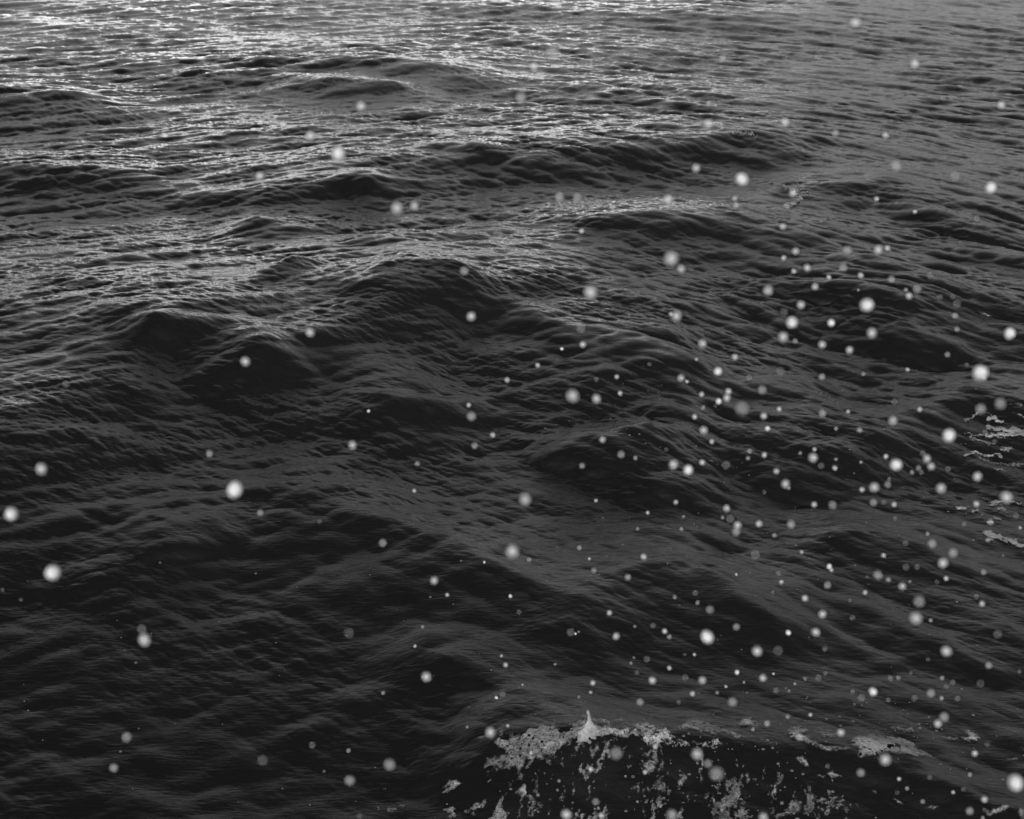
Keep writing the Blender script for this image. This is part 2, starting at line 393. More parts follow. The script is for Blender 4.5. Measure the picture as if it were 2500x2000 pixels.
def foam_sheet(name, box, mask, mat, step=.006, thick=.02, rough=0.0, single=False):
    """a low raft of froth riding on the water where mask(px, py, x, y) > 0"""
    bx0, by0, bx1, by1 = box
    C = [on_plane(px, py, z) for px in (bx0, bx1) for py in (by0, by1) for z in (0, .5)]
    x0, x1 = min(c[0] for c in C) - .3, max(c[0] for c in C) + .3
    y0, y1 = min(c[1] for c in C) - .5, max(c[1] for c in C) + .4
    x, y = np.meshgrid(np.arange(x0, x1, step), np.arange(y0, y1, step*1.4), indexing='xy')
    X, Y, Z = sea(x, y)
    px, py = project(X, Y, Z)
    m = mask(px, py, X, Y)
    m = np.where((px > bx0) & (px < bx1) & (py > by0) & (py < by1), m, -1)
    lift = .003 + thick*np.sqrt(np.clip(m, 0, 1)) - .03*np.clip(-m, 0, 1)
    if rough: lift = lift + rough*np.clip(m*3, 0, 1)*np.clip(fbm(X, Y, .07, 3) + .5*fbm(X, Y, .035, 5), -.5, 2)
    Z = Z + lift
    keep = m > -.12
    kq = keep[:-1, :-1] & keep[1:, :-1] & keep[:-1, 1:] & keep[1:, 1:]
    if not kq.any(): return None
    nr, nc = X.shape; idx = np.arange(nr*nc).reshape(nr, nc)
    q = np.stack([idx[:-1, :-1][kq], idx[:-1, 1:][kq], idx[1:, 1:][kq], idx[1:, :-1][kq]], -1)
    if single:                                              # one raft is one piece: keep the largest
        lab_ = np.arange(nr*nc)
        for _ in range(4000):
            mn = lab_[q].min(1); new = lab_.copy(); np.minimum.at(new, q.ravel(), np.repeat(mn, 4)); new = new[new]
            if (new == lab_).all(): break
            lab_ = new
        ql = lab_[q[:, 0]]; v_, c_ = np.unique(ql, return_counts=True); q = q[ql == v_[c_.argmax()]]
    used, inv = np.unique(q, return_inverse=True); q = inv.reshape(-1, 4)
    co = np.stack([X.ravel()[used], Y.ravel()[used], Z.ravel()[used]], -1).astype(np.float32)
    me = bpy.data.meshes.new(name)
    me.vertices.add(len(co)); me.vertices.foreach_set('co', co.ravel())
    me.loops.add(q.size); me.loops.foreach_set('vertex_index', q.ravel().astype(np.int32))
    me.polygons.add(len(q)); me.polygons.foreach_set('loop_start', (np.arange(len(q))*4).astype(np.int32))
    me.polygons.foreach_set('use_smooth', np.ones(len(q), bool)); me.update(calc_edges=True)
    at = me.attributes.new('cover', 'FLOAT', 'POINT'); at.data.foreach_set('value', m.ravel()[used].astype(np.float32))
    me.materials.append(mat)
    o = bpy.data.objects.new(name, me); COL.objects.link(o); return o
K = .3336
def cv(P, ox, oy): return [(ox + K*x, oy + K*y) for x, y in P]
LC = (718.4, 1149.6); LR = (1437.6, 1149.6); MR = (1437.6, 575.3); TR = (1437.6, 0.0)
def box_of(polys, pad):
    xs = [p[0] for q in polys for p in q]; ys = [p[1] for q in polys for p in q]
    return min(xs)-pad, min(ys)-pad, max(xs)+pad, max(ys)+pad

# named rafts of foam one can point at
RAFTS = [
 ('cream foam raft with rounded left end, just right of the froth on the breaking crest', [cv([(0,1120),(60,1100),(120,1105),(200,1130),(260,1150),(330,1180),(430,1210),(360,1218),(250,1200),(130,1170),(0,1160),(-60,1150),(-70,1130)], *LR)]),
 ('leaf-shaped foam patch lying just above and behind the long cream foam raft', [cv([(310,1130),(370,1095),(440,1078),(530,1070),(480,1092),(455,1110),(520,1140),(470,1150),(360,1158),(350,1142)], *LR)]),
 ('wedge of foam trailing a long thin tail towards the biggest foam raft', [cv([(640,1150),(680,1130),(720,1132),(760,1160),(770,1190),(830,1225),(900,1255),(1040,1262),(1060,1295),(900,1292),(800,1262),(740,1235),(690,1200),(650,1180)], *LR)]),
 ('largest foam raft, a long spotted oval tapering to a point on its right', [cv([(1050,1210),(1110,1190),(1180,1180),(1260,1188),(1380,1208),(1440,1235),(1500,1275),(1590,1315),(1560,1335),(1480,1340),(1380,1328),(1300,1305),(1220,1330),(1130,1342),(1070,1315),(1100,1290),(1060,1270),(1090,1250)], *LR)]),
 ('narrow foam strip with one round open hole, just left of the largest raft', [cv([(800,1165),(870,1172),(950,1164),(1010,1178),(990,1200),(930,1215),(860,1205)], *LR)]),
 ('arrowhead-shaped foam patch pointing right with a thin tail to its left', [cv([(1740,1160),(1790,1152),(1850,1172),(1880,1190),(1940,1210),(1900,1228),(1850,1240),(1760,1228),(1690,1222),(1590,1200),(1560,1190),(1640,1200),(1740,1205),(1800,1195)], *LR)]),
 ('thin crooked foam strip running above the largest foam raft', [cv([(1170,1130),(1200,1120),(1260,1140),(1340,1150),(1390,1158),(1440,1135),(1468,1160),(1470,1190),(1430,1178),(1380,1172),(1290,1160),(1220,1140)], *LR)]),
 ('small slanting foam oval low in front of the wedge-shaped foam', [cv([(705,1330),(745,1330),(780,1360),(825,1400),(790,1403),(750,1385),(715,1360)], *LR)]),
 ('small ragged foam scrap with a tail to its left, below the slanting oval', [cv([(840,1428),(900,1445),(930,1430),(970,1412),(1000,1445),(1012,1466),(940,1460),(880,1455)], *LR)]),
 ('thin foam sliver, upper one of the two slivers on the lower right slope', [cv([(1155,1540),(1190,1548),(1235,1578),(1225,1586),(1180,1566)], *LR)]),
 ('long thin foam sliver, lower one of the two slivers on the lower right slope', [cv([(1290,1598),(1340,1605),(1405,1630),(1395,1640),(1330,1622)], *LR)]),
 ('low curved foam scrap near the bottom edge, between the slivers and the bat-shaped foam', [cv([(1515,1655),(1560,1645),(1605,1650),(1648,1685),(1610,1682),(1570,1672),(1525,1672)], *LR)]),
 ('bat-shaped foam patch with two wings near the bottom right corner', [cv([(1870,1638),(1920,1655),(1955,1668),(1985,1640),(2020,1630),(2052,1650),(2020,1685),(1980,1702),(1930,1700),(1895,1672)], *LR)]),
 ('thin foam band sloping down to the right edge above the arrowhead foam level', [cv([(1970,1135),(2010,1135),(2070,1160),(2154,1192),(2156,1215),(2090,1188),(2020,1160)], *LR)]),
 ('short bright foam streak cut by the right edge below the sloping band', [cv([(2080,1245),(2110,1250),(2160,1275),(2160,1292),(2110,1270)], *LR)]),
 ('flat thin foam streak lying level near the lower right edge', [cv([(1985,1342),(2050,1332),(2110,1333),(2150,1345),(2060,1350)], *LR)]),
 ('foam patch cut by the right edge in the bottom right corner', [cv([(2095,1655),(2130,1652),(2170,1680),(2170,1725),(2140,1724)], *LR)]),
 ('lens-shaped foam patch immediately right of the splash on the crest', [cv([(1670,1116),(1720,1100),(1790,1094),(1850,1105),(1895,1116),(1830,1128),(1760,1122)], *LC)]),
 ('slim pointed foam patch at the left end of the breaking crest', [cv([(975,1202),(1020,1188),(1080,1182),(1050,1196),(1010,1208)], *LC)]),
 ('faint low foam strip farthest left of the breaking crest', [cv([(845,1203),(900,1200),(960,1212),(930,1222),(870,1215)], *LC)]),
 ('bent boomerang of foam low left of the breaking wave', [cv([(625,1560),(680,1518),(715,1478),(750,1492),(800,1505),(845,1530),(815,1560),(790,1535),(745,1525),(700,1560),(640,1578)], *LC)]),
 ('hook-shaped foam patch at the bottom edge below the foam boomerang', [cv([(600,1630),(640,1655),(700,1652),(748,1658),(742,1700),(715,1726),(680,1715),(690,1690),(640,1668)], *LC)]),
 ('small upright foam blob between the boomerang and the main foam veil', [cv([(920,1470),(925,1490),(890,1535),(865,1520),(885,1495)], *LC)]),
 ('honeycombed foam island with an arm reaching up right, under the main foam veil', [cv([(1100,1570),(1140,1520),(1180,1490),(1215,1530),(1240,1510),(1275,1495),(1250,1530),(1205,1560),(1180,1610),(1150,1605),(1140,1580)], *LC)]),
 ('slanted foam finger reaching the bottom edge right of the honeycombed foam', [cv([(1185,1722),(1215,1680),(1260,1640),(1310,1610),(1270,1650),(1230,1700),(1215,1726)], *LC)]),
 ('tiny round foam spot alone left of the boomerang foam', [cv([(245,1535),(262,1524),(280,1530),(272,1545),(252,1552)], *LC)]),
 ('round foam spot at the bottom, left one of three close together', [cv([(230,1645),(246,1635),(266,1648),(262,1668),(238,1668)], *LC)]),
 ('triangular foam spot at the bottom, middle one of three close together', [cv([(315,1650),(350,1672),(345,1690),(315,1690)], *LC)]),
 ('round foam spot at the bottom, right one of three close together', [cv([(365,1645),(385,1632),(398,1645),(390,1665),(370,1665)], *LC)]),
]
for lab, polys in RAFTS:
    def mk(px, py, x, y, polys=polys):
        wx = px + 5*fbm(x, y, .25, 1) + 1.5*fbm(x, y, .07, 2); wy = py + 2.0*fbm(x, y, .25, 7) + .8*fbm(x, y, .07, 8)
        m = np.full(px.shape, -9.0)
        for P in polys: m = np.maximum(m, poly_sd(wx, wy, P)/14.0)
        hole = np.clip(fbm(x, y, .09, 4) - 1.35, 0, 1)*2.5
        return m - hole
    o = foam_sheet('foam_patch', box_of(polys, 12), mk, M_RAFT, .006, .018, single=True)
    if o: tag(o, lab, 'foam patch', 'foam patches floating on the water')

# the foam nobody could count: veil on the breaking wave, its froth, and streaks
VEIL = cv([(985,1235),(1020,1205),(1100,1180),(1180,1160),(1260,1135),(1340,1130),(1450,1140),(1500,1110),(1560,1075),(1620,1110),(1640,1150),(1560,1185),(1480,1215),(1400,1250),
           (1380,1300),(1370,1340),(1300,1360),(1230,1395),(1190,1440),(1140,1490),(1090,1520),(1060,1505),(1110,1450),(1090,1400),(1010,1390),(960,1430),(925,1450),(915,1370),(960,1340),(1010,1300),(1000,1260)], *LC)
LOW = cv([(800,1640),(880,1620),(940,1600),(1000,1550),(1060,1555),(1040,1600),(1060,1640),(1105,1660),(1080,1700),(1040,1730),(930,1730),(880,1700),(820,1726),(795,1680)], *LC)
CRESTBAND = cv([(1480,1120),(1560,1090),(1640,1130),(1720,1135),(1820,1150),(1900,1125),(1960,1130),(2030,1150),(2080,1200),(2160,1235),(2230,1265),(2300,1240),(2380,1230),(2420,1270),(2380,1300),(2300,1290),(2160,1285),(2060,1260),
                (1960,1245),(1860,1225),(1760,1210),(1660,1215),(1580,1200)], *LC)
def veil_mask(px, py, x, y):
    s_ = .55*(px - 1240) - (py - 1560)                           # streaks drape down and left
    wx = px + 7*fbm(x, y, .22, 1) + 3*fbm(x, y, .06, 2); wy = py + 7*fbm(x, y, .22, 7) + 3*fbm(x, y, .06, 8)
    tear = fbm((x - .45*y)*1.15, (y + .45*x)*.33, .11, 9)
    a_ = poly_sd(wx, wy, VEIL)/16.0; a_ = np.minimum(a_, .6)*np.clip(1.15 - (py - 1520)/260, .55, 1.2) - .18*np.clip(fbm(x, y, .035, 52), 0, 1) - .36*np.clip(tear - .55, 0, 2)
    b_ = poly_sd(wx, wy, LOW)/14.0; b_ = np.minimum(b_, .5) - .55*np.clip(tear + .1, 0, 2) - .2*np.clip(fbm(x, y, .04, 51), 0, 1)
    c_ = np.minimum(poly_sd(wx, wy + 4, CRESTBAND)/14.0, .42) - .35*np.clip(fbm(x, y, .05, 53) + .1, 0, 2)
    return np.maximum(np.maximum(a_, b_), c_)
def crest_mask(px, py, x, y):
    wx = px + 6*fbm(x, y, .15, 11); wy = py + 5*fbm(x, y, .12, 12)
    a_ = np.minimum(poly_sd(wx, wy, CRESTBAND)/10.0, .9)
    return a_ - .6*np.clip(fbm(x, y, .07, 13) + .0 + .3*fbm(x, y, .03, 14), 0, 2)
def patchy_mask(px, py, x, y):
    reg = np.minimum(poly_sd(px, py, [(1180,1540),(1330,1560),(1500,1570),(1620,1620),(1700,1650),(1790,1680),(1860,1725),(1820,1760),(1050,1760),(1120,1640)])/60.0, 1)
    n_ = .8*fbm(x - .25*y, (y + .25*x)*.45, .24, 21) + .6*fbm(x - .25*y, (y + .25*x)*.5, .07, 22) + .45*fbm(x, y, .03, 23)
    low = np.clip((py - 1600)/110.0, 0, 1)*.45
    return np.where(reg > 0, np.minimum((n_ - .9 + low)*.5, .45) - .6*np.clip(.3 - reg, 0, 1), -1)
o = foam_sheet('foam', (900, 1490, 1560, 1745), veil_mask, M_LACE, .006, .012, .002); tag(o, 'draped veil of lace foam hanging down the left front of the breaking wave', 'foam', kind='stuff')
o = foam_sheet('froth', (1180, 1500, 1640, 1620), crest_mask, M_SPLASH, .005, .022, .007); tag(o, 'bubbling white froth along the top of the breaking crest right of the splash', 'froth', kind='stuff')
o = foam_sheet('foam', (1040, 1540, 1880, 1760), patchy_mask, M_LACE, .007, .008, .003); tag(o, 'thin broken foam speckling the dark lower front of the breaking wave', 'foam', kind='stuff')

SIDE = [([(1790,930),(1850,905),(1880,870)],4),([(1830,905),(1930,880),(2000,945)],2),([(1930,920),(1960,915),(2005,945)],7),([(1925,970),(1960,985),(2060,1000),(2160,1010)],7),([(2080,985),(2160,1000)],6),
  ([(1910,1030),(2040,1022),(2160,1025)],7),([(1790,1010),(1840,1050),(1930,1085)],4),([(1780,1018),(1860,1030),(1900,1020)],3),([(1780,1150),(1850,1135),(1910,1150),(1960,1160),(2010,1160)],5),([(1860,1170),(1930,1195),(2000,1205),(2060,1215),(2160,1212)],3),
  ([(1900,1640),(1950,1655),(2000,1672),(2060,1700),(2160,1725)],7),([(1730,1485),(1790,1483)],6),([(1830,1508),(1872,1500)],5),([(1950,1458),(2000,1450)],8),([(1990,1495),(2015,1486),(2040,1492)],6),([(1955,1550),(2010,1552)],5),
  ([(2020,1108),(2065,1118)],5),([(1960,1242),(2030,1250)],3),([(2060,830),(2160,836)],2),([(2090,885),(2160,915)],3),([(1970,1020),(2000,1050),(2040,1040)],3),([(1900,1065),(1960,1080)],3),([(1750,1085),(1800,1070)],2),
  ([(2060,1440),(2156,1465)],3),([(1910,1575),(1960,1585)],4),([(1935,1680),(1950,1688)],5),([(2050,1675),(2110,1700)],4)]
def strokes(S, org, wob, base=0.0, k=1.0):
    S2 = [(cv(P, *org), w*K*k) for P, w in S]
    def f(px, py, x, y):
        wx = px + wob*fbm(x, y, .12, 31) + .5*wob*fbm(x, y, .04, 32); wy = py + .6*wob*fbm(x, y, .12, 33) + .25*wob*fbm(x, y, .04, 34)
        m = np.full(px.shape, -9.0)
        for P, w in S2: m = np.maximum(m, stroke_sd(wx, wy, P, w)/4.0)
        return m - .35*np.clip(fbm(x, y, .06, 35) + base, 0, 2)
    return f, S2
f, S2 = strokes(SIDE, MR, 2.6, -.9, 2.0)
o = foam_sheet('foam', (1990, 830, 2170, 1160), f, M_SIDE, .005, .015); tag(o, 'torn foam streaks on the steep dark wave at the right edge', 'foam', kind='stuff')
CAP = [([(570,1160),(640,1180),(700,1205),(740,1180)],5),([(700,1200),(760,1220),(810,1242)],4),([(690,1292),(720,1270),(750,1250)],9),([(700,1200),(720,1240),(715,1290)],5),([(600,1330),(650,1350),(690,1362)],3),([(635,1300),(660,1312),(690,1300)],6),([(720,1170),(735,1150)],5),
  ([(470,1255),(520,1270)],2),([(800,1440),(830,1480)],2),([(640,1400),(700,1415)],2)]
f, S2 = strokes(CAP, TR, 4, -.5, 2.0)
o = foam_sheet('foam', (1590, 370, 1725, 480), f, M_SIDE, .015, .03); tag(o, 'small ragged whitecap on the crest at upper right, beneath several droplets', 'foam', kind='stuff')
CURL = [([(320,862),(345,845),(370,830),(400,838),(430,850),(455,860),(466,880)],5),([(340,860),(380,848),(420,850),(425,885)],4),([(385,862),(400,850)],4)]
f, S2 = strokes(CURL, TR, 3, -.2, 1.5)
o = foam_sheet('foam', (1530, 265, 1615, 305), f, M_SIDE, .02, .06); tag(o, 'tiny curl of foam on the far crest right of centre', 'foam', kind='stuff')
FARC = [([(1615,348),(1660,332),(1700,330),(1760,336),(1800,334),(1850,342),(1890,338),(1910,350),(1895,366)],6),([(1700,345),(1760,345)],4),([(1850,350),(1885,356)],5)]
f, S2 = strokes(FARC, (0, 0), 3, -.2, 1.3)
o = foam_sheet('foam', (525, 100, 645, 128), f, M_SIDE, .03, .06); tag(o, 'thin line of foam breaking on the far crest at upper left', 'foam', kind='stuff')

# bubbles and specks floating singly all over the near water
def flecks():
    r = random.Random(17); V = []; F = []
    spots = []
    for _ in range(130): spots.append((r.gauss(1750, 260), r.gauss(1030, 230)))
    for _ in range(50): spots.append((r.uniform(20, 1200), r.uniform(1180, 1710)))
    for _ in range(80): spots.append((r.gauss(1900, 160), r.gauss(1520, 60)))
    for _ in range(40): spots.append((r.gauss(1330, 190), r.gauss(1000, 160)))
    for _ in range(140): spots.append((r.gauss(1500, 170), r.gauss(1620, 55)))
    P = np.array([on_plane(px, py, .1) for px, py in spots if -20 < px < 2180 and 380 < py < 1750])
    X, Y, Z = sea(P[:, 0], P[:, 1])
    for cx, cy, cz in zip(X, Y, Z):
        R_ = r.choice([.003, .004, .005, .007, .013]); ring = R_ > .008 and r.random() < .7
        n = 8; b0 = len(V); el = r.uniform(.6, 1.0)
        prof = [(R_, -.003), (R_*.95, .002), (R_*.72, .0035)] + ([(R_*.5, .0)] if ring else [(R_*.3, .005)])
        for rr_, zz in prof:
            for i in range(n):
                t = 2*math.pi*i/n; V.append((cx + rr_*math.cos(t), cy + rr_*el*math.sin(t), cz + zz + .002))
        for l in range(len(prof)-1):
            for i in range(n):
                j = (i+1) % n; F.append((b0+l*n+i, b0+l*n+j, b0+(l+1)*n+j, b0+(l+1)*n+i))
        if not ring: F.append(tuple(b0+(len(prof)-1)*n+i for i in range(n)))
    me = bpy.data.meshes.new('foam_flecks'); me.from_pydata(V, [], F); me.update(); me.materials.append(M_FLECK)
    o = bpy.data.objects.new('foam_flecks', me); COL.objects.link(o)
    tag(o, 'single bubbles and specks of foam drifting all over the near water', 'foam', kind='stuff')
M_FLECK, _n, _l, _b = new_mat('fleck_foam'); _b.inputs['Base Color'].default_value = (.15, .15, .15, 1); _b.inputs['Roughness'].default_value = .35
flecks()

# ------------------------------------------------------------------ the splash thrown up on the crest
def surface_at(px, py):
    gx_, gy_ = on_plane(px, py, .35)
    x, y = np.meshgrid(gx_ + np.linspace(-.6, .6, 241), gy_ + np.linspace(-1.0, 1.0, 401), indexing='xy')
    X, Y, Z = sea(x, y); qx, qy = project(X, Y, Z)
    i = np.argmin((qx-px)**2 + (qy-py)**2 + 3*Y)
    return float(X.flat[i]), float(Y.flat[i]), float(Z.flat[i])
def splash():
    bx, by, bz = surface_at(1240, 1538)
    dist = math.sqrt(bx*bx + by*by + (CAM_H-.4)**2); u = dist/FPX                # metres per measured pixel there
    # height above the base in pixels, centre offset, half width left, half width right
    prof = [(-9, 0, 42, 40), (-5, 0, 37, 36), (0, 0, 30, 32), (5, 0, 23, 27), (10, 0, 16.5, 23), (15, 0, 10, 15), (20, .5, 7.2, 7.6), (24, .5, 5.2, 5.0), (28, 0, 3.9, 3.8), (33, -.6, 3.3, 3.1), (38, -1.8, 3.0, 2.7), (42, -3.0, 3.6, 3.2), (44.5, -3.4, 3.0, 2.6), (46, -3.6, 1.2, 1.0)]
    n = 28; V = []; F = []; rr = random.Random(3); ph = [rr.uniform(0, 6.28) for _ in range(6)]
    rows = []
    for a_, b_ in zip(prof[:-1], prof[1:]):
        for q in range(4):
            t = q/4; rows.append([a_[i]*(1-t) + b_[i]*t for i in range(4)])
    rows.append(list(prof[-1]))
    for z, c, wl_, wr_ in rows:
        for i in range(n):
            t = 2*math.pi*i/n
            hw = wr_*(.5 + .5*math.cos(t)) + wl_*(.5 - .5*math.cos(t))
            k_ = 1 + min(1, hw/22)*(.16*math.sin(3*t + ph[0] + z*.12) + .13*math.sin(7*t + ph[1] - z*.3) + .09*math.sin(11*t + ph[2] + z*.5) + rr.uniform(-.11, .11))
            V.append((bx + (c + hw*k_*math.cos(t))*u, by + hw*k_*.75*math.sin(t)*u, bz - .02 + (z*1.18 + 1.0*math.sin(5*t + z))*u))
    for l in range(len(rows)-1):
        for i in range(n):
            j = (i+1) % n; F.append((l*n+i, l*n+j, (l+1)*n+j, (l+1)*n+i))
    F.append(tuple((len(rows)-1)*n + i for i in range(n)))
    me = bpy.data.meshes.new('splash'); me.from_pydata(V, [], F); me.polygons.foreach_set('use_smooth', [True]*len(F)); me.update(); me.materials.append(M_SPOUT)
    at = me.attributes.new('cover', 'FLOAT', 'POINT')
    at.data.foreach_set('value', [min(1.2, max(0.0, (r_[0] + 8)/14)) for r_ in rows for _ in range(n)])
    o = bpy.data.objects.new('splash', me); COL.objects.link(o)
    tag(o, 'white pointed splash shooting up from the top of the breaking crest', 'splash')
M_SPOUT = foam_material('spout_foam', 2.0, .62, 60.0, .3, sharp=1.2, nz=1.4)
splash()

